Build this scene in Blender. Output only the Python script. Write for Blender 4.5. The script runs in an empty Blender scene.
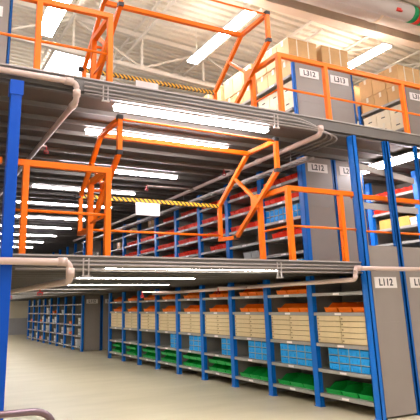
import bpy, bmesh, math, random
from mathutils import Vector, Matrix
random.seed(7)
C = bpy.context.scene.collection
PI = math.pi
BAY = 1.25
Z1, Z2 = 2.13, 4.23          # walking surfaces of the two decks

# ------------------------------------------------------------------ materials
def mat(name, col, rough=.5, metal=0., noise=0., nscale=8., bump=0., spec=.5, emit=None, estr=0.):
    m = bpy.data.materials.new(name); m.use_nodes = True
    nt = m.node_tree; b = nt.nodes['Principled BSDF']
    b.inputs['Base Color'].default_value = (*col, 1)
    b.inputs['Roughness'].default_value = rough
    b.inputs['Metallic'].default_value = metal
    b.inputs['Specular IOR Level'].default_value = spec
    if noise or bump:
        tc = nt.nodes.new('ShaderNodeTexCoord')
        n = nt.nodes.new('ShaderNodeTexNoise'); n.inputs['Scale'].default_value = nscale
        n.inputs['Detail'].default_value = 4
        nt.links.new(tc.outputs['Object'], n.inputs['Vector'])
        if noise:
            r = nt.nodes.new('ShaderNodeValToRGB')
            r.color_ramp.elements[0].position = .3; r.color_ramp.elements[1].position = .7
            r.color_ramp.elements[0].color = (*[c*(1-noise) for c in col], 1)
            r.color_ramp.elements[1].color = (*[min(1, c*(1+noise*.5)) for c in col], 1)
            nt.links.new(n.outputs['Fac'], r.inputs['Fac'])
            nt.links.new(r.outputs['Color'], b.inputs['Base Color'])
        if bump:
            bp = nt.nodes.new('ShaderNodeBump'); bp.inputs['Strength'].default_value = bump
            bp.inputs['Distance'].default_value = .01
            nt.links.new(n.outputs['Fac'], bp.inputs['Height'])
            nt.links.new(bp.outputs['Normal'], b.inputs['Normal'])
    if emit:
        b.inputs['Emission Color'].default_value = (*emit, 1)
        b.inputs['Emission Strength'].default_value = estr
    return m

M = {}
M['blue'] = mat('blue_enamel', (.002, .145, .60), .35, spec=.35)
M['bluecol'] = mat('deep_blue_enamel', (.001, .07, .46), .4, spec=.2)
M['orange'] = mat('orange_enamel', (.88, .17, .002), .45, spec=.25)
M['panel'] = mat('grey_panel', (.27, .235, .21), .42, noise=.04, nscale=3)
M['back'] = mat('grey_back', (.23, .21, .175), .6)
M['shelf'] = mat('galvanised_shelf', (.34, .325, .30), .4, .2)
M['white'] = mat('white_card', (.85, .80, .78), .6)
M['ink'] = mat('black_ink', (.02, .02, .03), .6)
M['black'] = mat('black_rubber', (.015, .014, .014), .6)
M['green'] = mat('green_plastic', (.008, .38, .06), .4, spec=.3)
M['red'] = mat('red_plastic', (.80, .025, .004), .4, spec=.25)
M['obin'] = mat('orange_plastic', (.95, .19, .008), .4, spec=.3)
M['bbin'] = mat('sky_blue_plastic', (.012, .34, .80), .4, spec=.3)
M['clear'] = mat('pale_grey_plastic', (.42, .43, .42), .35)
M['beige'] = mat('beige_drawer', (.70, .55, .31), .5, noise=.05, nscale=6)
M['seam'] = mat('brown_seam', (.33, .24, .12), .6)
M['kraft'] = mat('kraft_cardboard', (.68, .42, .19), .75, noise=.1, nscale=5)
M['cream'] = mat('cream_cardboard', (.90, .79, .58), .7, noise=.06, nscale=5)
M['tape'] = mat('packing_tape', (.55, .40, .22), .35)
M['tapew'] = mat('pale_strap', (.85, .78, .62), .4)
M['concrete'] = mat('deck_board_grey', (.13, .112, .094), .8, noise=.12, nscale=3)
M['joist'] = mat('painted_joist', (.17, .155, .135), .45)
M['channel'] = mat('edge_channel_paint', (.40, .36, .33), .45)
M['edge'] = mat('dark_edge_paint', (.12, .108, .095), .5)
M['pipe'] = mat('sprinkler_pipe_paint', (.60, .46, .40), .4)
M['cond'] = mat('galvanised_conduit', (.36, .325, .30), .4, .2)
M['roof'] = mat('roof_deck_paint', (.84, .78, .66), .55, noise=.04, nscale=1)
M['truss'] = mat('roof_truss_paint', (.78, .73, .64), .5)
M['duct'] = mat('duct_grey', (.60, .54, .52), .45, noise=.05, nscale=2)
M['girder'] = mat('girder_cream', (.78, .66, .55), .5)
M['wall'] = mat('cream_wall', (.74, .68, .54), .7, noise=.04, nscale=1)
M['wallg'] = mat('grey_wall_band', (.40, .39, .40), .6)
M['steel'] = mat('brushed_steel', (.20, .14, .16), .3, .8)
M['sprk'] = mat('red_sprinkler', (.33, .004, .004), .4)
M['gmark'] = mat('green_pipe_mark', (.0, .28, .09), .5)
M['rmark'] = mat('red_pipe_mark', (.70, .03, .02), .5)
M['tube'] = mat('fluorescent_glow', (1, 1, 1), .5, emit=(1, .93, .97), estr=25)
M['tubeR'] = mat('high_bay_glow', (1, 1, 1), .5, emit=(1, .93, .98), estr=34)
M['tubeL'] = mat('lower_fluorescent_glow', (1, 1, 1), .5, emit=(1, .95, .90), estr=26)
M['roof_fill'] = mat('added_roof_fill_glow', (1, 1, 1), .5, emit=(1, .94, .9), estr=14)  # glow added above the high bays to brighten the roof
M['sky'] = mat('skylight_glow', (1, 1, 1), .5, emit=(1, .95, 1), estr=5)
M['fix'] = mat('fixture_white', (.75, .73, .72), .4)

def floor_mat():
    m = bpy.data.materials.new('sealed_concrete'); m.use_nodes = True
    nt = m.node_tree; b = nt.nodes['Principled BSDF']; L = nt.links.new
    tc = nt.nodes.new('ShaderNodeTexCoord')
    mp = nt.nodes.new('ShaderNodeMapping'); mp.inputs['Scale'].default_value = (.35, 1.3, 1)
    L(tc.outputs['Object'], mp.inputs['Vector'])
    n = nt.nodes.new('ShaderNodeTexNoise'); n.inputs['Scale'].default_value = 1.6; n.inputs['Detail'].default_value = 7
    n.inputs['Roughness'].default_value = .6
    L(mp.outputs['Vector'], n.inputs['Vector'])
    r = nt.nodes.new('ShaderNodeValToRGB')
    r.color_ramp.elements[0].position = .35; r.color_ramp.elements[0].color = (.56, .49, .335, 1)
    r.color_ramp.elements[1].position = .68; r.color_ramp.elements[1].color = (.64, .565, .40, 1)
    L(n.outputs['Fac'], r.inputs['Fac']); L(r.outputs['Color'], b.inputs['Base Color'])
    b.inputs['Roughness'].default_value = .38
    bp = nt.nodes.new('ShaderNodeBump'); bp.inputs['Strength'].default_value = .1; bp.inputs['Distance'].default_value = .01
    L(n.outputs['Fac'], bp.inputs['Height']); L(bp.outputs['Normal'], b.inputs['Normal'])
    return m
M['floor'] = floor_mat()

def chevron_mat():
    m = bpy.data.materials.new('yellow_black_chevron'); m.use_nodes = True
    nt = m.node_tree; b = nt.nodes['Principled BSDF']; L = nt.links.new
    tc = nt.nodes.new('ShaderNodeTexCoord'); s = nt.nodes.new('ShaderNodeSeparateXYZ')
    L(tc.outputs['Object'], s.inputs['Vector'])
    a = nt.nodes.new('ShaderNodeMath'); a.operation = 'ADD'; L(s.outputs['X'], a.inputs[0]); L(s.outputs['Z'], a.inputs[1])
    a2 = nt.nodes.new('ShaderNodeMath'); a2.operation = 'DIVIDE'; L(a.outputs[0], a2.inputs[0]); a2.inputs[1].default_value = .075
    f = nt.nodes.new('ShaderNodeMath'); f.operation = 'FRACT'; L(a2.outputs[0], f.inputs[0])
    g = nt.nodes.new('ShaderNodeMath'); g.operation = 'GREATER_THAN'; L(f.outputs[0], g.inputs[0]); g.inputs[1].default_value = .52
    mx = nt.nodes.new('ShaderNodeMix'); mx.data_type = 'RGBA'
    L(g.outputs[0], mx.inputs[0])
    mx.inputs[6].default_value = (.92, .50, .01, 1); mx.inputs[7].default_value = (.03, .025, .02, 1)
    L(mx.outputs[2], b.inputs['Base Color']); b.inputs['Roughness'].default_value = .45
    return m
M['chev'] = chevron_mat()

# ------------------------------------------------------------------ mesh helper
class MB:
    def __init__(s): s.v = []; s.f = []; s.mi = []; s.m = 0
    def poly(s, vs, fs):
        o = len(s.v); s.v += [tuple(v) for v in vs]
        for f in fs: s.f.append([o+i for i in f]); s.mi.append(s.m)
        return s
    def box(s, x0, x1, y0, y1, z0, z1):
        return s.poly([(x0,y0,z0),(x1,y0,z0),(x1,y1,z0),(x0,y1,z0),(x0,y0,z1),(x1,y0,z1),(x1,y1,z1),(x0,y1,z1)],
               [(0,3,2,1),(4,5,6,7),(0,1,5,4),(1,2,6,5),(2,3,7,6),(3,0,4,7)])
    def sweep(s, pts, w, h=None, n=4, up=(0,0,1), close=False):
        """polyline tube; n=4 square section, else round of radius w/2"""
        h = h or w; P = [Vector(p) for p in pts]; rings = []
        N = len(P)
        for i, p in enumerate(P):
            if close: a = (P[i]-P[i-1]).normalized(); b = (P[(i+1) % N]-P[i]).normalized()
            else:
                a = (P[i]-P[i-1]).normalized() if i else (P[1]-P[0]).normalized()
                b = (P[i+1]-P[i]).normalized() if i < N-1 else a
            t = (a+b).normalized(); k = 1/max(.45, t.dot(b))
            u = Vector(up)
            if abs(t.dot(u)) > .98 : u = Vector((0,1,0)) if abs(t.y) < .9 else Vector((1,0,0))
            sd = t.cross(u).normalized(); uu = sd.cross(t).normalized()
            # mitre: stretch in the bend direction
            bend = (b-a)
            ring = []
            if n == 4: offs = [(-w/2,-h/2),(w/2,-h/2),(w/2,h/2),(-w/2,h/2)]
            else: offs = [(w/2*math.cos(2*PI*j/n), w/2*math.sin(2*PI*j/n)) for j in range(n)]
            for (ox, oy) in offs:
                d = sd*ox+uu*oy
                if bend.length > 1e-4:
                    bn = bend.normalized(); d = d + bn*(d.dot(bn))*(k-1)
                ring.append(p+d)
            rings.append(ring)
        o = []
        for r in rings: o += r
        fs = []
        m_ = len(rings)
        for i in range(m_ if close else m_-1):
            for j in range(n):
                a0 = i*n+j; a1 = i*n+(j+1) % n; b0 = ((i+1) % m_)*n+j; b1 = ((i+1) % m_)*n+(j+1) % n
                fs.append((a0, a1, b1, b0))
        if not close: fs.append(tuple(range(n))[::-1]); fs.append(tuple((m_-1)*n+j for j in range(n)))
        return s.poly(o, fs)
    def mesh(s, name, mats, smooth=False, bevel=0.):
        me = bpy.data.meshes.new(name); me.from_pydata(s.v, [], s.f)
        for m_ in (mats if isinstance(mats, (list, tuple)) else [mats]): me.materials.append(m_)
        for p, i in zip(me.polygons, s.mi): p.material_index = i; p.use_smooth = smooth
        bm = bmesh.new(); bm.from_mesh(me)
        bmesh.ops.recalc_face_normals(bm, faces=bm.faces)
        if bevel: bmesh.ops.bevel(bm, geom=bm.edges[:], offset=bevel, segments=1, affect='EDGES', clamp_overlap=True)
        bm.to_mesh(me); bm.free()
        return me

def obj(name, me, parent=None, loc=(0,0,0)):
    o = bpy.data.objects.new(name, me); C.objects.link(o); o.location = loc
    if parent: o.parent = parent
    return o
def tag(o, label, cat, group=None):
    n = len(label.replace('-', ' ').split())
    o['label'] = label; o['category'] = cat
    if group: o['group'] = group
    return o
def thing(name, label, cat, loc=(0,0,0), group=None):
    o = bpy.data.objects.new(name, None); C.objects.link(o); o.location = loc; o.empty_display_size = .1
    return tag(o, label, cat, group)
def struct(name, me, parent=None, loc=(0,0,0)):
    o = obj(name, me, parent, loc); o['kind'] = 'structure'; return o
def copy_tree(o, parent=None):
    c = o.copy(); C.objects.link(c)
    if parent: c.parent = parent
    for ch in list(o.children): copy_tree(ch, c)
    return c
def B(*a, m=None, bevel=0.): return MB().box(*a).mesh('m', m, bevel=bevel)

ORD = ['nearest', 'second', 'third', 'fourth', 'fifth', 'sixth', 'seventh', 'eighth', 'ninth', 'tenth', 'eleventh', 'twelfth']
NTH = ['first'] + ORD[1:]

_txt = {}
def text_mesh(s, size):
    if (s, size) in _txt: return _txt[(s, size)]
    cu = bpy.data.curves.new('t', 'FONT'); cu.body = s; cu.size = size; cu.align_x = 'CENTER'; cu.align_y = 'CENTER'
    cu.extrude = .002; cu.offset = .0025
    t = bpy.data.objects.new('t', cu); C.objects.link(t)
    dg = bpy.context.evaluated_depsgraph_get(); me = bpy.data.meshes.new_from_object(t.evaluated_get(dg))
    bpy.data.objects.remove(t); me.materials.clear(); me.materials.append(M['ink'])
    _txt[(s, size)] = me
    return me

# ------------------------------------------------------------------ setting
struct('floor', B(-16, 16, -14, 32, -.2, 0, m=M['floor']))
struct('wall_back', B(-16, 16, 30, 30.2, 0, 9.9, m=M['wall']))
struct('baseboard_back', B(-16, 15.9, 29.96, 30, 0, 1.0, m=M['wallg']))
struct('wall_right', B(13, 13.2, -14, 30, 0, 8.3, m=M['wall']))
struct('wall_left', B(-14.2, -14, -14, 30, 0, 10.2, m=M['wall']))

SL = .06
def rz(x): return 8.15 - SL*x
# corrugated roof deck, ribs run across (along X), following the roof slope
mb = MB(); prof = []; y = -14.
while y < 31:
    prof += [(y, 0), (y+.12, 0), (y+.135, .085), (y+.205, .085)]; y += .22
xs = (-14, 13); vs = []; fs = []
for (py, pz) in prof:
    for x in xs: vs.append((x, py, rz(x)+pz))
for i in range(len(prof)-1): fs.append((2*i, 2*i+1, 2*i+3, 2*i+2))
mb.poly(vs, fs)
# top skin gives the roof thickness
mb.poly([(-14,-14,rz(-14)+.2),(13,-14,rz(13)+.2),(13,31,rz(13)+.2),(-14,31,rz(-14)+.2)], [(0,1,2,3)])
ceil = struct('ceiling', mb.mesh('ceiling', M['roof']))
# open-web joists along Y
def joist_mesh(y0, y1, x):
    m = MB(); zt = rz(x)-.04; zb = zt-.42
    m.box(x-.03, x+.03, y0, y1, zt-.04, zt); m.box(x-.035, x+.035, y0, y1, zb, zb+.04)
    y = y0; k = 0
    while y < y1-1.1:
        a, b_ = (zb+.02, zt-.03) if k % 2 == 0 else (zt-.03, zb+.02)
        m.sweep([(x, y, a), (x, y+1.1, b_)], .022); y += 1.1; k += 1
    return m.mesh('joist', M['truss'])
for x in (-6.4, -4.85, -3.3, -1.6, .2, 1.85, 3.5, 5.15):
    obj('roof_joist', joist_mesh(-4 if x < 0 else 2.3, 29.5, x), ceil)
def truss_mesh(y):
    m = MB(); x0, x1 = -13.5, 12.5; P_ = 1.73
    m.sweep([(x0, y, rz(x0)-.12), (x1, y, rz(x1)-.12)], .10, .12); m.sweep([(x0, y, rz(x0)-1.0), (x1, y, rz(x1)-1.0)], .12, .10)
    x = x0; k = 0
    while x < x1-P_:
        if k % 2: m.sweep([(x, y, rz(x)-.98), (x+P_, y, rz(x+P_)-.14)], .05)
        else: m.sweep([(x, y, rz(x)-.14), (x+P_, y, rz(x+P_)-.98)], .05)
        m.sweep([(x, y, rz(x)-.98), (x, y, rz(x)-.14)], .05)
        x += P_; k += 1
    return m.mesh('truss', M['truss'])
for y in (5.2, 12.0, 19, 26): obj('roof_truss', truss_mesh(y), ceil)
# solid cream girder
m = MB(); x0, x1 = -13.5, 12.5
for (zz, w, h) in ((7.62, .24, .05), (7.80, .03, .32), (7.98, .24, .05)):
    m.sweep([(x0, 2.0, zz), (x1, 2.0, zz)], w, h)
obj('roof_girder', m.mesh('girder', M['girder']), ceil)
# skylight pane set under the roof
sk = MB(); a = (-3.08, -1.98, 7.1, 8.75)
sk.poly([(a[0],a[2],rz(a[0])-.06),(a[1],a[2],rz(a[1])-.06),(a[1],a[3],rz(a[1])-.06),(a[0],a[3],rz(a[0])-.06),
         (a[0],a[2],rz(a[0])-.02),(a[1],a[2],rz(a[1])-.02),(a[1],a[3],rz(a[1])-.02),(a[0],a[3],rz(a[0])-.02)],
        [(0,1,2,3),(7,6,5,4),(0,4,5,1),(1,5,6,2),(2,6,7,3),(3,7,4,0)])
struct('window_1', sk.mesh('skylight', M['sky']))

# white round duct near the girder, with pipe markings on the smaller pipe under it
t = thing('ventilation_duct', 'fat pale grey round duct running along the cream roof girder', 'duct', (0, 0, 0))
m = MB(); m.sweep([(-2, 1.35, 7.74), (9, 1.35, 7.74)], .56, n=24)
obj('duct_body', m.mesh('duct', M['duct'], True), t)
for x in (0, 2.5, 5., 7.5):
    m = MB(); m.sweep([(x-.03, 1.35, 7.74), (x+.03, 1.35, 7.74)], .59, n=24)
    obj('duct_collar', m.mesh('collar', M['girder'], True), t)
PX = lambda x: (x, .55, 7.20)
t = thing('marked_pipe', 'pale pipe under the roof with green and red band at the top right corner', 'pipe', (0,0,0))
m = MB(); m.sweep([PX(-.5), PX(9)], .34, n=20); obj('pipe_body', m.mesh('pipe', M['duct'], True), t)
m = MB(); m.sweep([PX(2.47), PX(2.60)], .35, n=20); m.m = 1; m.sweep([PX(2.60), PX(2.73)], .35, n=20); m.m = 0; m.sweep([PX(2.73), PX(2.86)], .35, n=20)
obj('colour_band', m.mesh('band', [M['gmark'], M['rmark']], True), t)
m = MB(); q = PX(2.05); m.box(q[0]-.07, q[0]+.04, q[1]-.16, q[1]-.12, q[2]-.13, q[2]-.07); m.box(q[0]+.05, q[0]+.07, q[1]-.16, q[1]-.12, q[2]-.13, q[2]-.10)
obj('red_mark', m.mesh('mk', M['rmark']), t)

# ------------------------------------------------------------------ decks
def deck(name, label, ztop, front, xr, toe):
    t = thing(name, label, 'mezzanine', (0, 0, 0))
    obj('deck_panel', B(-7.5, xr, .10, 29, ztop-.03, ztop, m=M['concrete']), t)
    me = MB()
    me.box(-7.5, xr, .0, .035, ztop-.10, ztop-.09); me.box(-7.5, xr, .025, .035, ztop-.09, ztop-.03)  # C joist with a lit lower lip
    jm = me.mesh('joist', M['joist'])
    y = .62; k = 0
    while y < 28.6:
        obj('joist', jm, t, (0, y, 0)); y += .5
    m = MB(); x1 = front
    m.box(-7.5, x1, .005, .02, ztop-.06, ztop+toe); m.box(-7.5, x1, .07, .095, ztop-.09, ztop-.001); m.box(-7.5, x1, .03, .095, ztop-.10, ztop-.09)
    m.m = 1; m.box(-7.5, x1, -.01, .022, ztop+toe-.0, ztop+toe+.018)
    tag(obj('edge_channel', m.mesh('edge', [M['edge'], M['channel']])), 'pale steel edge channel running along the front of the %s deck' % ('upper' if toe > .05 else 'lower'), 'channel')
    return t
deck('mezzanine_deck', 'lower grey mezzanine deck resting on the ground level racks', Z1, -.07, 4.4, .02)
deck('mezzanine_deck', 'upper grey mezzanine deck above the middle level racks', Z2, 5.5, 5.5, .10)

# ------------------------------------------------------------------ racks
POSTW, POSTD = .08, .13
def post_mesh(z0, z1, w=POSTW, d=POSTD, plate=.01):
    m = MB()   # open C profile with lips: front web + two flanges + base plate
    m.box(-w/2, w/2, -d/2, -d/2+.012, z0, z1)
    m.box(-w/2, w/2, d/2-.012, d/2, z0, z1)
    m.box(-w/2, -w/2+.012, -d/2, d/2, z0, z1)
    m.box(w/2-.012, w/2, -d/2, -d/2+.045, z0, z1); m.box(w/2-.012, w/2, d/2-.045, d/2, z0, z1)
    m.box(-w/2-plate, w/2+plate, -d/2-.01, d/2+.01, z0, z0+.012)
    return m.mesh('post', M['blue'])
def rack(name, label, x0, y0, nb, depth, zb, zt, shelves, tall=None, code=None, code_z=None, tallpanel=None, group=None, backmat='back', pw=POSTW, pd=POSTD):
    t = thing(name, label, 'shelving', (x0, y0, zb), group)
    pl = .01 if pw == POSTW else 0.; pm = post_mesh(0, zt-zb, pw, pd, plate=pl); pb = post_mesh(0, zt-zb, .04, .06, 0)
    for i in range(nb+1):
        pmm, pbb = pm, pb
        if i == 0 and tall: pmm = post_mesh(0, tall-zb, pw, pd, plate=pl); pbb = post_mesh(0, tall-zb, .04, .06, 0)
        obj('upright_post', pmm, t, (0, i*BAY, 0)); obj('upright_post', pbb, t, (depth-.02, i*BAY, 0))
    sm = MB(); a, b_ = POSTD/2+.002, BAY-POSTD/2-.002
    sm.box(-.02, depth-.05, a, b_, -.045, -.038+.03); sm.box(-.035, -.02, a, b_, -.05, 0); sm.box(-.02, depth-.05, a, b_, -.008, 0)
    sme = sm.mesh('shelf', M['shelf'])
    lm = B(-.039, -.035, BAY/2-.07, BAY/2+.07, -.04, -.008, m=M['white'])
    for i in range(nb):
        for z in shelves:
            s = obj('shelf', sme, t, (0, i*BAY, z-zb)); obj('label_holder', lm, s)
    zi = (max(shelves)-.06 if zb > 4 else zt-.02)-zb
    bm_ = B(depth-.05, depth-.042, 0, nb*BAY, .02, zi, m=M[backmat])
    obj('back_panel', bm_, t)
    # dividers between the bays
    dm = B(.045, depth-.055, -.004, .004, .05, zi, m=M[backmat])
    for i in range(1, nb+1): obj('divider_panel', dm, t, (0, i*BAY, 0))
    ptop = (tallpanel or zt)-zb
    m = MB(); mid = .5*ptop+.1
    m.box(pw/2+.002, depth-.046, -.03, -.01, .03, mid-.004); m.box(pw/2+.002, depth-.046, -.03, -.01, mid+.004, ptop); m.box(pw/2+.002, depth-.046, -.025, -.012, mid-.006, mid+.006)
    ep = obj('end_panel', m.mesh('end', M['panel']), t)
    if code:
        cx = depth/2-.01; hw = .225
        m = MB(); m.box(cx-hw, cx+hw, -.038, -.031, code_z-zb-.075, code_z-zb+.085); m.m = 1
        tm = text_mesh(code, .145)
        m.poly([(cx+v.co.x, -.0395-v.co.z, code_z-zb+.005+v.co.y) for v in tm.vertices], [tuple(p.vertices) for p in tm.polygons])
        obj('code_plate', m.mesh('plate', [M['white'], M['ink']]), ep)
    return t

D = .72
G1 = [.21, .575, .965, 1.44, 1.745]
G2 = [2.22, 2.47, 2.76, 3.07, 3.41, 3.75]
G3 = [4.40, 5.08, 5.73]
ZT1, ZT2, ZT3 = 2.025, 4.125, 5.95
# row 12 (faces the open hall), row 13 behind it, row 14 across the aisle, row 11 at the far left
rack('shelving_rack', 'long ground level blue shelving row whose grey end reads L112', 0, 0, 9, D, 0, ZT1, G1, tall=4.125, code='L112', code_z=1.86, tallpanel=2.41)
rack('shelving_rack', 'ground level blue shelving row with grey end L113 behind row L112', .765, 0, 9, D-.04, 0, ZT1, G1, tall=4.125, code='L113', code_z=1.86, tallpanel=2.41, pw=.05, pd=.07)
rack('shelving_rack', 'middle level blue shelving row of red bins, grey end reads L212', 0, BAY, 8, D, Z1, ZT2, G2, code='L212', code_z=3.93)
rack('shelving_rack', 'middle level grey ended row L213 directly behind row L212', .765, BAY, 8, D-.04, Z1, ZT2, G2, code='L213', code_z=3.93, pw=.05, pd=.07)
rack('shelving_rack', 'top level blue rack of cartons whose grey end reads L312', 0, BAY, 4, D, Z2, ZT3, G3, code='L312', code_z=5.76, pw=.05, pd=.06)
rack('shelving_rack', 'top level grey ended rack L313 directly behind rack L312', .765, BAY, 4, D-.04, Z2, ZT3, G3, code='L313', code_z=5.76, pw=.05, pd=.06)
rack('shelving_rack', 'top level carton rack across the aisle at the right edge, end reads L314', 2.9, BAY, 4, D, Z2, ZT3, G3, code='L314', code_z=5.76, pw=.05, pd=.06)
rack('shelving_rack', 'middle level blue shelving across the aisle at the right edge with a yellow carton', 2.9, BAY, 5, D, Z1, ZT2, G2, code='L214', code_z=3.93)
rack('shelving_rack', 'ground level row at far right across the aisle behind L113', 2.9, 0, 6, D, 0, ZT1, G1, tall=4.125, tallpanel=2.41)
rack('shelving_rack', 'grey ended top level rack at far left edge reading L311', -5.78, BAY, 4, .70, Z2, ZT3, G3, code='L311', code_z=5.70, pw=.05, pd=.06)
rack('shelving_rack', 'middle level blue rack at far left behind the deep blue column', -5.95, BAY, 4, .80, Z1, ZT2, G2)
rack('shelving_rack', 'distant ground level blue shelving block across the cross aisle', 0, 14.35, 8, D, 0, ZT1, [.15, .55, .95, 1.35, 1.72], code='L112', code_z=1.80)
rack('shelving_rack', 'grey ended row directly behind the distant ground level shelving block', .765, 14.35, 8, D-.04, 0, ZT1, [.15, .55, .95, 1.35, 1.72], code='L113', code_z=1.80, pw=.05, pd=.07)
rack('shelving_rack', 'distant middle level shelving block beyond the left gate post', 0, 14.35, 6, D, Z1, ZT2, G2, code='L212', code_z=3.6)

# ------------------------------------------------------------------ bins
def bin_mesh(w, d, h, mt, lip=.5):
    """open-fronted stacking bin: front at x=0 facing -X, y 0..w, side cut-away, thin walls"""
    t = .006; m = MB()
    def side(y0, y1):
        p = [(0, 0), (d, 0), (d, h), (.42*d, h), (.14*d, lip*h), (-.02, lip*h+.006)]
        n = len(p); vs = [(x, y0, z) for x, z in p]+[(x, y1, z) for x, z in p]
        m.poly(vs, [tuple(range(n))[::-1], tuple(range(n, 2*n))]+[(i, (i+1) % n, n+(i+1) % n, n+i) for i in range(n)])
    side(.004, .004+t); side(w-.004-t, w-.004)
    m.box(0, d, .004, w-.004, 0, t)
    m.poly([(0,.004,0),(0,w-.004,0),(-.02,w-.004,lip*h),(-.02,.004,lip*h),(t,.004,0),(t,w-.004,0),(t-.02,w-.004,lip*h),(t-.02,.004,lip*h)],
           [(0,1,2,3),(7,6,5,4),(0,4,5,1),(1,5,6,2),(2,6,7,3),(3,7,4,0)])
    m.box(d-t, d, .004, w-.004, 0, h)
    m.box(.42*d, d, -.0, .01, h-.012, h); m.box(.42*d, d, w-.01, w, h-.012, h)       # rolled rims
    m.box(-.028, -.012, .004, w-.004, lip*h-.012, lip*h)
    return m.mesh('bin', mt)
def crate_mesh(w, d, h, mt):
    """small closed-front stacking drawer bin with label slot and finger grip"""
    m = MB(); t = .006
    m.box(0, t, .006, w-.006, 0, h-.022); m.box(t, d, .006, .006+t, 0, h-.006); m.box(t, d, w-.006-t, w-.006, 0, h-.006); m.box(d-t, d, .006, w-.006, 0, h-.006)
    m.box(0, d, .006, w-.006, 0, t)
    m.box(-.008, 0, w*.25, w*.75, h*.42, h*.50); m.box(-.008, 0, w*.25, w*.30, h*.12, h*.42); m.box(-.008, 0, w*.70, w*.75, h*.12, h*.42)
    m.m = 1; m.box(-.004, .02, .0, .004, 0, h); m.box(-.004, .02, .006, w-.006, h-.009, h-.001)
    m.m = 0; m.box(.02, d, .006, w-.006, h-.009, h-.001) if False else None
    return m.mesh('crate', mt)

def place_bins(mesh, name, colour, x, ys, z, group, lab, reverse=True):
    """ys: list of y0 (small y = right in the picture)"""
    for k, y in enumerate(sorted(ys)):
        o = obj(name, mesh, None, (x, y, z)); tag(o, lab(k), 'bin', group)

def bayname(i, lev): return '%s %s bay' % (NTH[i], lev)
# green bins, bottom shelf
gm = bin_mesh(.33, .42, .155, M['green'], .45)
for i in range(9):
    n, lay = 3, (1 if i < 2 else 2)
    if i == 2: lay = 1
    y0 = i*BAY+.10
    for L in range(lay):
        for k in range(n):
            if i >= 7 and k == 0: continue
            o = obj('storage_bin', gm, None, (.06, y0+k*.35, .211+L*.157))
            tag(o, 'green bin, %s from right, %s bottom shelf, %s' % (NTH[k], ('upper layer,' if L else ('lower layer,' if lay == 2 else 'single layer,')), bayname(i, 'ground-level')), 'bin', 'green bins on the bottom shelf')
# blue drawer bins, second shelf
cm = crate_mesh(.225, .40, .113, [M['bbin'], M['clear']])
for i, nc in enumerate([4, 4, 3, 2, 3, 2]):
    for c in range(nc):
        for r in range(3):
            o = obj('drawer_bin', cm, None, (.03, i*BAY+.085+c*.226, .576+r*.113))
            tag(o, 'light blue bin, %s layer, %s column from right, blue stack in %s' % (['bottom', 'middle', 'top'][r], NTH[c], bayname(i, 'ground-level')), 'bin', 'light blue bins stacked in the ground level rack')
# beige drawer units
dw, dh = (BAY-POSTD-.03)/2, .083
body = MB(); W = dw*2
body.box(.02, .55, 0, W, 0, .012); body.box(.02, .55, 0, W, .418, .43); body.box(.02, .55, 0, .01, .012, .418); body.box(.02, .55, W-.01, W, .012, .418); body.box(.54, .55, .01, W-.01, .012, .418); body.box(.02, .54, W/2-.005, W/2+.005, .012, .418)
bodym = body.mesh('cab', M['seam'])
dr = MB(); dr.box(-.0, .018, .006, dw-.006, .004, dh-.003); dr.box(.018, .50, .014, dw-.014, .004, .045)
drm = dr.mesh('drawer', M['beige'], bevel=.002)
knm = B(-.01, 0, dw-.05, dw-.03, .03, .05, m=M['seam'])
for i in range(9):
    t = thing('drawer_cabinet', 'beige drawer cabinet on the middle shelf of the %s behind corner post' % bayname(i, 'ground-level'), 'cabinet', (0, i*BAY+POSTD/2+.015, .966), 'beige drawer cabinets along the ground level rack')
    obj('cabinet_body', bodym, t)
    for c in range(2):
        for r in range(5):
            d_ = obj('drawer', drm, t, (0, c*dw, .009+r*.0825)); obj('drawer_pull', knm, d_)
# orange bins over the drawers and on the top shelf
om = bin_mesh(.288, .38, .15, M['obin'], .48)
for i in range(9):
    for k in range(3):
        o = obj('storage_bin', om, None, (.04, i*BAY+.08+k*.308, 1.441))
        tag(o, 'orange bin, %s from right, on the beige drawers in %s' % (NTH[k], bayname(i, 'ground-level')), 'bin', 'orange bins above the beige drawers')
        if i > 0:
            o = obj('storage_bin', om, None, (.04, i*BAY+.08+k*.308, 1.746))
            tag(o, 'orange bin, %s from right, topmost shelf under the deck, %s' % (NTH[k], bayname(i, 'ground-level')), 'bin', 'orange bins on the topmost ground level shelf')
# middle level, row 12
rm = bin_mesh(.165, .34, .15, M['red'], .6)
bm2 = crate_mesh(.135, .30, .125, [M['bbin'], M['clear']])
cm3 = bin_mesh(.26, .36, .16, M['clear'], .8)
SHN = {5: 'top shelf', 4: 'second shelf down', 3: 'third shelf down', 2: 'fourth shelf down', 1: 'fifth shelf down', 0: 'bottom shelf'}
def reds(i, s, n=6, start=.09, x=-.0):
    for k in range(n):
        o = obj('storage_bin', rm, None, (x, BAY+i*BAY+start+k*.175, G2[s]+.001))
        tag(o, 'red bin, %s from right, %s, %s' % (NTH[k], SHN[s], bayname(i, 'middle-level')), 'bin', 'red bins along the middle level shelves')
def blues(i, s, n=8, rows=2, start=.09):
    for k in range(n):
        for r in range(rows):
            o = obj('drawer_bin', bm2, None, (.03, BAY+i*BAY+start+k*.136, G2[s]+.001+r*.125))
            tag(o, 'small blue bin, %s row, %s from right, %s, %s' % (['lower', 'upper'][r], NTH[k], SHN[s], bayname(i, 'middle-level')), 'bin', 'small blue bins in the middle level rack')
def clears(i, s, n=2, start=.15):
    for k in range(n):
        o = obj('storage_bin', cm3, None, (.03, BAY+i*BAY+start+k*.29, G2[s]+.001))
        tag(o, 'pale grey bin, %s from right, %s, %s' % (NTH[k], SHN[s], bayname(i, 'middle-level')), 'bin', 'pale grey bins in the middle level rack')
reds(0, 5); reds(0, 4); blues(0, 3); reds(0, 2, 5); blues(0, 0, 8, 1)
reds(1, 5); reds(1, 4); reds(1, 3, 6); clears(1, 1, 2, .2); blues(1, 0, 8, 1)
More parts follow.
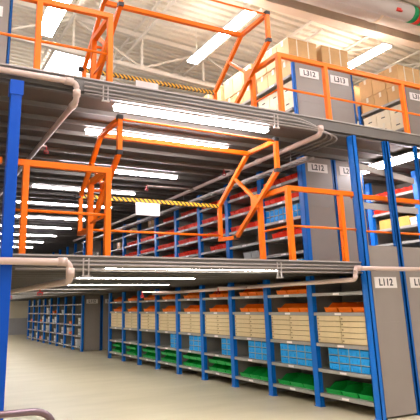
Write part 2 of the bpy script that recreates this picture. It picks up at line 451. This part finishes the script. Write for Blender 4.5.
reds(2, 5); reds(2, 4); reds(2, 3); reds(2, 2, 4); clears(2, 1, 2, .7); blues(2, 0, 4, 1)
reds(3, 5, 5); reds(3, 4); reds(3, 3); reds(3, 2)
reds(4, 5, 4); reds(4, 4); reds(4, 3); reds(4, 2)
reds(5, 4); reds(5, 3); clears(5, 2, 3)
reds(6, 4, 5); reds(6, 3); clears(6, 2, 3); reds(7, 3, 5); blues(7, 2, 6, 1); clears(7, 1, 3)
# jars on the fifth bay's lower shelf
jar = MB()
jp = [(.0, 0), (.055, 0), (.055, .15), (.035, .18), (.035, .20), (0, .20)]
n = 12; vs = []
for r_, z in jp:
    for j in range(n): vs.append((r_*math.cos(2*PI*j/n), r_*math.sin(2*PI*j/n), z))
fs = [(i*n+j, i*n+(j+1) % n, (i+1)*n+(j+1) % n, (i+1)*n+j) for i in range(len(jp)-1) for j in range(n)]
jar.poly(vs, fs); jm = jar.mesh('jar', M['clear'], True)
lid = MB(); lid.sweep([(0,0,.198), (0,0,.222)], .08, n=12); lidm = lid.mesh('lid', M['beige'])
for i in (3, 4):
    for k in range(6):
        o = obj('storage_jar', jm, None, (.09, BAY+i*BAY+.15+k*.17, G2[1]+.001)); obj('lid', lidm, o)
        tag(o, 'pale jar, %s from right, %s, %s' % (NTH[k], SHN[1], bayname(i, 'middle-level')), 'jar', 'jars on the low middle level shelves')

# cartons
def carton_mesh(w, d, h, mt, strap=True):
    """front at x=0 (faces -X), shoe-box lid overlapping, hand hole, tape over the short end"""
    m = MB(); m.box(0, d, .006, w-.006, 0, h-.05)
    m.box(-.006, d+.006, 0, w, h-.05, h)
    m.m = 1; m.box(-.009, -.006, w/2-.03, w/2+.03, h-.11, h-.001); m.box(-.007, d+.007, w/2-.025, w/2+.025, h-.002, h+.002)
    m.m = 2; m.box(-.003, 0, w/2-.05, w/2+.05, h*.42, h*.50) if not strap else None
    if strap:
        m.m = 1
        for q in (.3, .7): m.box(d*q-.012, d*q+.012, -.002, w+.002, .002, h+.003)
    return m.mesh('carton', [mt, M['tapew'], M['black']])
W3 = .365
km = carton_mesh(W3, .68, .43, M['kraft']); crm = carton_mesh(W3, .60, .30, M['cream'], False); crs = carton_mesh(W3, .60, .27, M['cream'], False)
crk = carton_mesh(W3, .64, .34, M['kraft'], True)
def cartons(x, rowcode, nb, lower=True, depth_off=0):
    for i in range(nb):
        for k in range(3):
            y = BAY+i*BAY+.075+k*.37
            pos = '%s from near end, rack %s' % (NTH[i*3+k], rowcode)
            z = G3[2]+.001
            o = obj('carton', crk, None, (x, y, z)); tag(o, 'brown carton, lower layer above dark shelf, %s' % pos, 'box', 'cartons on top of the racks')
            o = obj('carton', km, None, (x-.02, y, z+.344)); tag(o, 'brown lidded carton in the topmost layer, %s' % pos, 'box', 'cartons on top of the racks')
            if lower:
                for s in (0, 1):
                    for r in range(2):
                        o = obj('carton', crm if s == 0 else crs, None, (x+.0, y, G3[s]+.001+r*(.303 if s == 0 else .273)))
                        tag(o, 'white carton, %s layer, %s shelf, %s' % (['lower', 'upper'][r], ['bottom', 'middle'][s], pos), 'box', 'white cartons on the top level shelves')
cartons(.02, 'L312', 4); cartons(2.92, 'L314', 3)
for i in range(2):
    for r in range(2):
        y = BAY+.0+i*.40
        o = obj('carton', (km, crk)[0 if r else 1], None, (.80, y+.06, G3[2]+.001+r*.344))
        tag(o, '%s carton, %s of stack on rack L313, %s from end' % (['shallow brown', 'tall brown'][r], ['bottom', 'top'][r], NTH[i]), 'box', 'cartons on top of the racks')
sm1 = carton_mesh(.30, .35, .20, M['kraft'], False); sm2 = carton_mesh(.28, .35, .17, M['cream'], False)
for (i, sh, st, me_, lb) in ((5, 5, .3, sm1, 'small brown carton on top shelf of the sixth middle-level bay'), (6, 5, .5, sm2, 'small cream carton on top shelf of the seventh middle-level bay'),
                             (7, 4, .4, sm1, 'small brown carton on second shelf down of the eighth middle-level bay'), (5, 1, .2, sm2, 'small cream carton low in the sixth middle-level bay'), (6, 1, .6, sm2, 'small cream carton low in the seventh middle-level bay')):
    tag(obj('carton', me_, None, (.01, BAY+i*BAY+st, G2[sh]+.001)), lb, 'box')
# row 14 at middle level
def reds14(i, s, n, start):
    for k in range(n):
        o = obj('storage_bin', rm, None, (2.93, BAY+i*BAY+start+k*.175, G2[s]+.001))
        tag(o, 'red bin across the aisle, %s from right, %s, %s' % (NTH[k], SHN[s], ['nearest bay', 'second bay', 'third bay'][i]), 'bin', 'red bins across the right hand aisle')
reds14(0, 5, 6, .09); reds14(0, 4, 3, .7)
for s in (5, 4, 3, 2, 1): reds14(1, s, 4, .2)
for s in (4, 3, 2): reds14(2, s, 5, .1)
ym = MB(); ym.box(0, .45, 0, .78, 0, .20); ym.m = 1; ym.box(-.002, .452, .36, .42, -.001, .202); yc = ym.mesh('carton', [mat('ochre_cardboard', (.60, .34, .07), .7, noise=.08), M['tape']])
o = obj('carton', yc, None, (2.93, BAY+.30, G2[3]+.001)); tag(o, 'long ochre yellow carton lying on a shelf across the right aisle', 'box')
o = obj('carton', carton_mesh(.22, .3, .15, M['cream'], False), None, (2.94, BAY+.07, G2[3]+.002)); tag(o, 'small cream carton right beside the long ochre carton', 'box')

# distant block: mixed small goods
dz = [.15, .55, .95, 1.35, 1.72]
wm = carton_mesh(.26, .35, .24, mat('white_card_box', (.62, .62, .62), .6), False); om2 = bin_mesh(.28, .35, .15, M['obin'], .6); cm4 = bin_mesh(.28, .35, .18, M['clear'], .8)
for i in range(8):
    for s in range(5):
        zz = dz[s]
        for k in range(3):
            if s == 4 and k != 1: continue
            r = random.random()
            if r < .45: continue
            kind = wm if r < .68 else (om2 if (r > .90 or s == 4) else cm4)
            o = obj('carton' if kind is wm else 'storage_bin', kind, None, (.05, 14.35+i*BAY+.12+k*.36, zz+.001))
            col = 'white carton' if kind is wm else ('orange bin' if kind is om2 else 'pale grey bin')
            tag(o, '%s, %s from right on %s shelf, %s bay of distant block' % (col, NTH[k], NTH[s] if s else 'bottom', NTH[i]), 'box' if kind is wm else 'bin', 'goods in the distant shelving block')

# ------------------------------------------------------------------ blue column at left and braces
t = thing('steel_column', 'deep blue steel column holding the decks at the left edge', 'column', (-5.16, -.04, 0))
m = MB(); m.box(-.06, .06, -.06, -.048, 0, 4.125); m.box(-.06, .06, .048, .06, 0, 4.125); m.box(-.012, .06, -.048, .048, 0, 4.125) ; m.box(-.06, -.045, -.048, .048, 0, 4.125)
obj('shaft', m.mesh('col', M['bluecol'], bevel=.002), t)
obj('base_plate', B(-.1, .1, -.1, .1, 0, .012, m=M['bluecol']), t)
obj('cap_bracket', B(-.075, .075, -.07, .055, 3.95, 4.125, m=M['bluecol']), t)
for (pa, pb, lb) in (((.05, -.02+.12, 3.70), (1.42, .10, 3.54), 'upper'), ((.05, .10, 3.05), (1.42, .10, 3.03), 'lower')):
    m = MB(); m.sweep([pa, pb], .02, .10)
    tag(obj('tie_beam', m.mesh('tie', M['channel'])), '%s flat grey tie beam between the blue uprights at right of L212' % lb, 'beam', 'grey tie beams between the right uprights')

# ------------------------------------------------------------------ guardrails
def guard(label, posts, x0, x1, zf, ret=None, y=.06, top=1.07, post_h=True):
    t = thing('guardrail', label, 'guardrail', (posts[0] if posts else x0, y, zf))
    ox = posts[0] if posts else x0
    for p in posts:
        m = MB(); m.box(p-ox-.035, p-ox+.035, -.035, .035, .0, top-.035); m.box(p-ox-.05, p-ox+.05, -.035, .08, 0, .01)
        obj('post', m.mesh('post', M['orange'], bevel=.002), t)
    obj('top_rail', B(x0-ox, x1-ox, -.035, .035, top-.035, top+.035, m=M['orange'], bevel=.002), t)
    m = MB(); m.sweep([(x0-ox, 0, top*.49), (x1-ox, 0, top*.49)], .035, n=10)
    obj('middle_rail', m.mesh('mid', M['orange'], True), t)
    if ret:
        xr_, y1 = ret
        obj('return_rail', B(xr_-ox-.035, xr_-ox+.035, .036, y1-y, top-.035, top+.035, m=M['orange'], bevel=.002), t)
        m = MB(); m.sweep([(xr_-ox, .03, top*.49), (xr_-ox, y1-y, top*.49)], .03, n=10)
        obj('return_rail', m.mesh('mid', M['orange'], True), t)
    return t
YG = .17
guard('orange guardrail between the gate and blue post L112 on the middle level', [-1.28, -.30], -1.315, -.045, Z1, (-1.28, .70))
guard('orange guardrail left of the gate on the middle level', [-4.0, -4.98], -5.09, -3.965, Z1, (-4.0, .70))
guard('orange guardrail behind the blue uprights at the right edge, middle level', [2.75], .045, 4.3, Z1, y=.16)
guard('orange guardrail stub left of the deep blue column on middle level', [-6.6], -7.4, -5.25, Z1)
guard('orange guardrail in front of labels L312 and L313 on top level', [-1.28, -.36, 1.38, 3.1], -1.315, 5.4, Z2, (-1.28, .70))
guard('orange guardrail left of the gate on the top level', [-4.0, -4.92], -7.4, -3.965, Z2, (-4.0, .70))

# ------------------------------------------------------------------ pallet safety gates
def make_gate(label):
    t = thing('safety_gate', label, 'gate', (-2.56, .76, Z1))
    O = Vector((-2.56, .76, Z1))
    def P(x, y, z): return tuple(Vector((x, y, z))-O)
    A=(.9,3.93); Bp=(.16,3.93); Cp=(.16,3.48); Dp=(1.34,2.64); D2=(1.84,2.66); E_=(1.84,3.24)
    xr_, xl_ = -1.36, -3.82
    for x in (xl_, xr_):
        m = MB(); m.sweep([P(x, *q) for q in (A, Bp, Cp, Dp, D2, E_)], .06, up=(1,0,0), close=True)
        f = obj('side_frame', m.mesh('frame', M['orange']), t)
        # short link from the rear tube down to the pivot plate
        m = MB(); m.sweep([P(x, 1.30, 3.60), P(x, .74, 3.14)], .045, up=(1,0,0))
        m.box(P(x,0,0)[0]-.02, P(x,0,0)[0]+.02, P(0,.68,0)[1], P(0,.86,0)[1], P(0,0,3.02)[2], P(0,0,3.22)[2])
        obj('link_arm', m.mesh('link', M['orange']), t)
        for (q, s) in ((Bp, .075), (Cp, .075), (Dp, .072)):
            c = P(x, *q); obj('end_cap', B(c[0]-s/2, c[0]+s/2, c[1]-s/2, c[1]+s/2, c[2]-.028+(.02 if q is Bp else 0), c[2]+.028+(.02 if q is Bp else 0), m=M['black']), f)
    for (x, px) in ((xl_, -4.0), (xr_, -1.28)):
        m = MB(); c = P(px, .76, Z1)
        m.box(c[0]-.035, c[0]+.035, c[1]-.035, c[1]+.035, 0, 1.1); m.box(c[0]-.06, c[0]+.06, c[1]-.06, c[1]+.06, 0, .01)
        a = P(px, .76, 3.1); b_ = P(x, .76, 3.1); m.sweep([a, b_], .04, n=10)
        m.sweep([P(px, .80, 3.08), P(px, 1.12, 2.72)], .035) if False else None
        po = obj('pivot_post', m.mesh('pp', M['orange']), t)
    # left hand counter lever seen as the crossing bars beside the left post
    m = MB(); m.sweep([P(-3.97, .84, 2.62), P(-3.86, .50, 3.18)], .045); obj('counter_lever', m.mesh('lev', M['orange']), t)
    def bar(name, q, s, mt, n=4):
        m = MB(); m.sweep([P(xl_+.03, *q), P(xr_-.03, *q)], s, n=n); return obj(name, m.mesh(name, mt, n > 4), t)
    bar('top_bar', A, .065, M['orange']); bar('top_bar', Bp, .03, M['orange'], 10)
    bar('lower_bar', (1.80, 2.72), .038, M['orange'], 10)
    for (x, y, z) in ((-3.87, 1.84, 3.23), (-3.82, .60, 3.03)):
        c = P(x, y, z); obj('end_cap', B(c[0]-.04, c[0]+.04, c[1]-.04, c[1]+.04, c[2]-.03, c[2]+.03, m=M['black']), t)
    cb = bar('chevron_bar', (E_[0], E_[1]-.01), .06, M['chev'])
    return t
g1 = make_gate('orange pallet safety gate on the middle level, second deck opening')
def board(label, z):
    t = thing('blank_sign', label, 'sign', (-2.72, 1.84, z), 'blank white signs under the chevron bars')
    obj('sign_plate', B(-.21, .21, -.038, -.034, -.235, -.035, m=M['white']), t)
    return t
board('blank white sign hanging from the middle level chevron bar', 3.23)
g2 = copy_tree(g1); g2.location.z += Z2-Z1; g2['label'] = 'orange pallet safety gate on the top level, cut by the picture edge'
board('blank white sign hanging from the top level chevron bar', 3.23+Z2-Z1)

# ------------------------------------------------------------------ pipes and conduits
def elbow_path(pts, r=.07, k=5):
    out = [Vector(pts[0])]
    for i in range(1, len(pts)-1):
        p = Vector(pts[i]); a = (Vector(pts[i-1])-p).normalized(); b = (Vector(pts[i+1])-p).normalized()
        for j in range(k+1):
            u = j/k; out.append((p+a*r)*(1-u)**2+p*2*u*(1-u)+(p+b*r)*u*u)
    out.append(Vector(pts[-1])); return out
def pipe(name, label, pts, d, mt='pipe', couple=(), cat='pipe', group=None):
    t = thing(name, label, cat, pts[0], group); o = Vector(pts[0])
    m = MB(); m.sweep([v-o for v in elbow_path(pts, d*1.3)], d, n=12)
    obj('pipe_run', m.mesh('pipe', M[mt], True), t)
    for a, b in couple:
        m = MB(); m.sweep([Vector(a)-o, Vector(b)-o], d*1.28, n=12); obj('coupling', m.mesh('cp', M[mt], True), t)
    return t
sp = MB(); sp.sweep([(0,0,.12), (0,0,.02)], .03, n=10); sp.box(-.05, .05, -.01, .01, 0, .02); sp.box(-.05, -.035, -.01, .01, -.04, .02); sp.box(.035, .05, -.01, .01, -.04, .02); sp.sweep([(0,0,-.045), (0,0,-.035)], .09, n=12)
spm = sp.mesh('spr', M['sprk'])
def heads(t, pts):
    for x, y, zp, xp in pts:     # head at (x, y), on a short branch from the pipe at xp
        l = t.location
        if abs(x-xp) > .05:
            m = MB(); m.sweep([(xp-l.x, y-l.y, zp-l.z), (x-l.x, y-l.y, zp-l.z)], .03, n=8); obj('branch_pipe', m.mesh('b', M['pipe'], True), t)
        obj('sprinkler_head', spm, t, (x-l.x, y-l.y, zp-.085-l.z)).scale = (.75, .75, .75)
def coup(p, ax, l=.05):
    a = list(p); b = list(p); a[ax] -= l; b[ax] += l; return (a, b)
pu = pipe('sprinkler_pipe', 'pinkish sprinkler pipe along upper deck edge, elbowing back at left', [(-7.4, -.05, 4.24), (-4.45, -.05, 4.24), (-4.45, -.05, 4.0), (-4.45, 13, 4.0)], .075,
     couple=[coup((-4.55, -.05, 4.24), 0), coup((-4.45, -.05, 4.10), 2, .04), coup((-4.45, .1, 4.0), 1)])
pr = pipe('sprinkler_pipe', 'pale sprinkler pipe bending back above label L212', [(-.66, -.05, 4.20), (-.66, -.05, 4.06), (-.66, 13.5, 3.98)], .075,
     couple=[coup((-.66, -.05, 4.15), 2, .04), coup((-.66, 1.6, 4.05), 1)])
pl_ = pipe('sprinkler_pipe', 'pinkish sprinkler pipe along lower deck edge by the left column', [(-7.4, -.15, 2.075), (-4.49, -.15, 2.075), (-4.49, -.15, 1.87), (-4.49, 13, 1.85)], .075,
     couple=[coup((-4.58, -.15, 2.075), 0), coup((-4.49, -.15, 1.96), 2, .05)])
pc = pipe('sprinkler_pipe', 'pale sprinkler pipe crossing in front of post L112 to the right', [(5.4, -.14, 2.06), (-.34, -.14, 2.06), (-.34, -.14, 1.90), (-.34, 7, 1.89)], .065,
     couple=[coup((-.28, -.14, 2.06), 0, .04)])
heads(pu, [(-4.35, 1.95, 4.0, -4.45), (-4.45, 4.4, 4.0, -4.45)]); heads(pr, [(-1.8, 4.0, 4.02, -.66), (-.95, 2.3, 4.04, -.66)])
heads(pl_, [(-4.49, 1.3, 1.87, -4.49), (-4.49, 3.6, 1.87, -4.49)]); heads(pc, [(-1.0, 2.6, 1.89, -.34), (-1.4, 5.2, 1.89, -.34)])
for k, (zz, dd, lb) in enumerate(((2.10, .022, 'second'), (2.055, .03, 'third'), (2.005, .022, 'lowest'))):
    m = MB(); m.sweep([(-5.05, -.03, zz), (-.10, -.03, zz)], dd, n=8)
    tag(obj('conduit', m.mesh('c', M['cond'], True)), '%s line of thin conduit along the lower deck edge' % lb, 'conduit', 'thin conduits along the deck edges')
for k in range(4):
    x = -.50+k*.10; m = MB(); zz = (4.27, 4.215, 4.16, 4.12)[k]; z2 = 4.09-.012*k
    m.sweep(elbow_path([(-4.35, -.035-.004*k, zz), (x-.45, -.035, zz), (x, -.035, z2), (x, 1.3, z2)], .28, 8), .024, n=8)
    tag(obj('conduit', m.mesh('c', M['cond'], True)), '%s conduit on the upper deck edge curving back above label L212' % ['topmost', 'second', 'third', 'lowest'][k], 'conduit', 'thin conduits along the deck edges')
m = MB()
for dx in (-.07, .07): m.box(-.42+dx-.012, -.42+dx+.012, .5, 13, 3.84, 3.885)
y = .6
while y < 13: m.box(-.49, -.35, y-.012, y+.012, 3.85, 3.862); y += .25
for q in range(1, 13, 2): m.box(-.425, -.415, q-.005, q+.005, 3.86, 4.131)
tag(obj('cable_tray', m.mesh('tray', M['cond'])), 'perforated cable tray running back beside the middle level row L212', 'tray')
# pipe hangers on deck edges
hm = MB(); hm.sweep([(-.012, 0, -.10), (-.012, 0, .10)], .014); hm.sweep([(.05, 0, -.10), (.05, 0, .10)], .014); hm.box(-.03, .07, -.012, .012, -.11, -.09); hme = hm.mesh('hanger', M['channel'])
for i, (x, z, lb) in enumerate(((-4.30, 2.03, 'left of the left gate post on the lower edge'), (-1.62, 2.03, 'below the right side of the gate on the lower edge'), (-4.1, 4.16, 'on the upper edge at left'), (-1.5, 4.16, 'on the upper edge above the gate'))):
    o = obj('pipe_hanger', hme, None, (x, -.045, z)); tag(o, 'small pale strut hanger %s' % lb, 'hanger', 'strut hangers at the deck edges')
# ------------------------------------------------------------------ lights
def lamp(name, label, loc, L_, w, axis, mt, group, hang=0., top=.045, dep=.03):
    t = thing(name, label, 'light', loc, group)
    if axis == 'x': b0 = (-L_/2, L_/2, -w/2, w/2)
    else: b0 = (-w/2, w/2, -L_/2, L_/2)
    obj('housing', B(*b0, 0, top, m=M['fix']), t)
    i_ = .02
    obj('diffuser', B(b0[0]+i_, b0[1]-i_, b0[2]+i_, b0[3]-i_, -dep, 0, m=mt), t)
    if hang: obj('added_roof_fill', B(b0[0]+.1, b0[1]-.1, b0[2]+.1, b0[3]-.1, top, top+.01, m=M['roof_fill']), t)  # glowing strip added on top of the housing to brighten the roof
    if hang:
        m = MB()
        for s in (-.4, .4):
            dx, dy = (s*L_, 0) if axis == 'x' else (0, s*L_)
            m.sweep([(dx, dy, .045), (dx, dy, hang)], .018, n=6)
        obj('hanging_rod', m.mesh('r', M['truss']), t)
    return t
GU = 'fluorescent strips under the upper deck'
for k, (x0, x1, y) in enumerate([(-3.9, -1.48, .17), (-3.95, -1.52, 1.25), (-3.8, -1.4, 3.38), (-3.9, -1.55, 5.25), (-3.9, -1.45, 7.1), (-3.9, -1.5, 9.3), (-3.9, -1.4, 11.2), (-3.9, -1.4, 13.2), (-3.9, -1.4, 15.2), (-3.9, -1.4, 17.2)]):
    lamp('strip_light', 'white fluorescent strip under the upper deck, %s from the front edge' % NTH[k], ((x0+x1)/2, y, 4.11), x1-x0, (.13, .10, .10)[k] if k < 3 else .08, 'x', M['tube'], GU, top=.02, dep=(.055, .06, .05)[k] if k < 3 else .03)
GL = 'fluorescent strips under the lower deck'
for k, (x0, x1, y) in enumerate([(-3.9, -1.3, .42), (-3.7, -1.6, 2.37), (-3.3, -.9, 4.87), (-3.9, -1.3, 7.37), (-3.9, -1.3, 10.37), (-3.9, -1.3, 13.37), (-3.9, -1.3, 16.37), (-3.9, -1.3, 19.37), (-3.9, -1.3, 22.37), (-3.9, -1.3, 25.37), (-3.9, -1.3, 28.37)]):  # rearmost strips are added, recessed out of sight, to light the far end
    lamp('strip_light', 'white fluorescent strip under the lower deck, %s from the front edge' % NTH[k], ((x0+x1)/2, y, 2.06 if k < 3 else 2.08), x1-x0, .13, 'x', M['tubeL'], GL, top=.04 if k < 3 else .02, dep=.025)
GA = 'fluorescent strips above the right hand aisle'
for k, (y, x) in enumerate(((1.45, 1.78), (4.6, 1.78))):
    lamp('strip_light', 'white aisle strip light %s from the right hand uprights' % ['first', 'second'][k], (x, y, 4.11), 2.4, .3, 'y', M['tube'], GA, top=.02, dep=.05)
GH = 'high bay lights hung under the roof'
for k, (x, y, w, L_, lb) in enumerate([(-.48, 3.05, .28, 2.5, 'over the gate, centre of picture'), (3.15, 2.95, .28, 2.5, 'above the L314 cartons'), (-3.97, 3.1, .36, 2.6, 'at top left corner of picture'),
      (-.5, 10, .28, 2.5, 'deep behind the gate'), (-7.5, 4, .28, 2.5, 'beyond the left edge'), (-7, -2, .3, 2.5, 'behind the camera at left'), (-3.5, -2.6, .3, 2.5, 'above the open hall'), (0, -2.6, .3, 2.5, 'above the open hall at right'), (3.5, -2.6, .3, 2.5, 'above the right hand racks'), (-3.5, -7, .3, 2.5, 'behind the camera'), (0.5, -7, .3, 2.5, 'behind the camera at right'), (4.5, 8, .3, 2.5, 'far right over the cartons'), (-4.2, 9.8, .3, 2.5, 'added unseen deep over the upper deck, left of centre'), (-4.2, 15, .3, 2.5, 'added out of sight above the rear left deck'), (-.5, 15, .3, 2.5, 'added out of sight above the rear deck'), (-8.5, 9, .3, 2.5, 'added far beyond the left edge, unseen')]):  # the last few lamps are added out of view to brighten the roof
    lamp('high_bay_light', 'long white high bay light %s' % lb, (x, y, 7.2), L_, w, 'y', M['tubeR'], GH, hang=rz(x)-7.2)

# ------------------------------------------------------------------ steel hand hoop in the foreground
t = thing('steel_hoop', 'curved brushed steel tube barrier at the bottom left corner', 'barrier', (-5.39, -2.86, 0))
m = MB(); m.sweep(elbow_path([(-1.3, 0, 0), (-1.3, 0, 1.07), (.10, 0, 1.06), (.10, 0, 0)], .13, 8), .036, n=16, up=(0,1,0))
obj('tube', m.mesh('hoop', M['steel'], True), t)
for x in (-1.3, .10):
    obj('foot_plate', MB().sweep([(x, 0, 0), (x, 0, .012)], .14, n=20).mesh('fp', M['steel']), t)

# ------------------------------------------------------------------ camera, world, view
cam = bpy.data.cameras.new('camera'); co = bpy.data.objects.new('camera', cam); C.objects.link(co)
yaw, pi, ro = .4634, .2552, -.0198
fw = Vector((math.sin(yaw)*math.cos(pi), math.cos(yaw)*math.cos(pi), math.sin(pi)))
r = Vector((math.cos(yaw), -math.sin(yaw), 0)); u = r.cross(fw)
r2 = math.cos(ro)*r+math.sin(ro)*u; u2 = -math.sin(ro)*r+math.cos(ro)*u
mt = Matrix((r2, u2, -fw)).transposed().to_4x4(); mt.translation = Vector((-6.0763, -5.9601, 1.5938))
co.matrix_world = mt
cam.sensor_width = 36; cam.lens = 532.99/420*36; cam.shift_x = 33.787/420; cam.shift_y = -43.693/420
cam.clip_start = .05; cam.clip_end = 200
bpy.context.scene.camera = co
w = bpy.data.worlds.new('world'); bpy.context.scene.world = w; w.use_nodes = True
w.node_tree.nodes['Background'].inputs[0].default_value = (1, .93, .86, 1); w.node_tree.nodes['Background'].inputs[1].default_value = .5
vs_ = bpy.context.scene.view_settings
vs_.view_transform = 'Standard'; vs_.look = 'None'; vs_.exposure = 1.0; vs_.gamma = 1
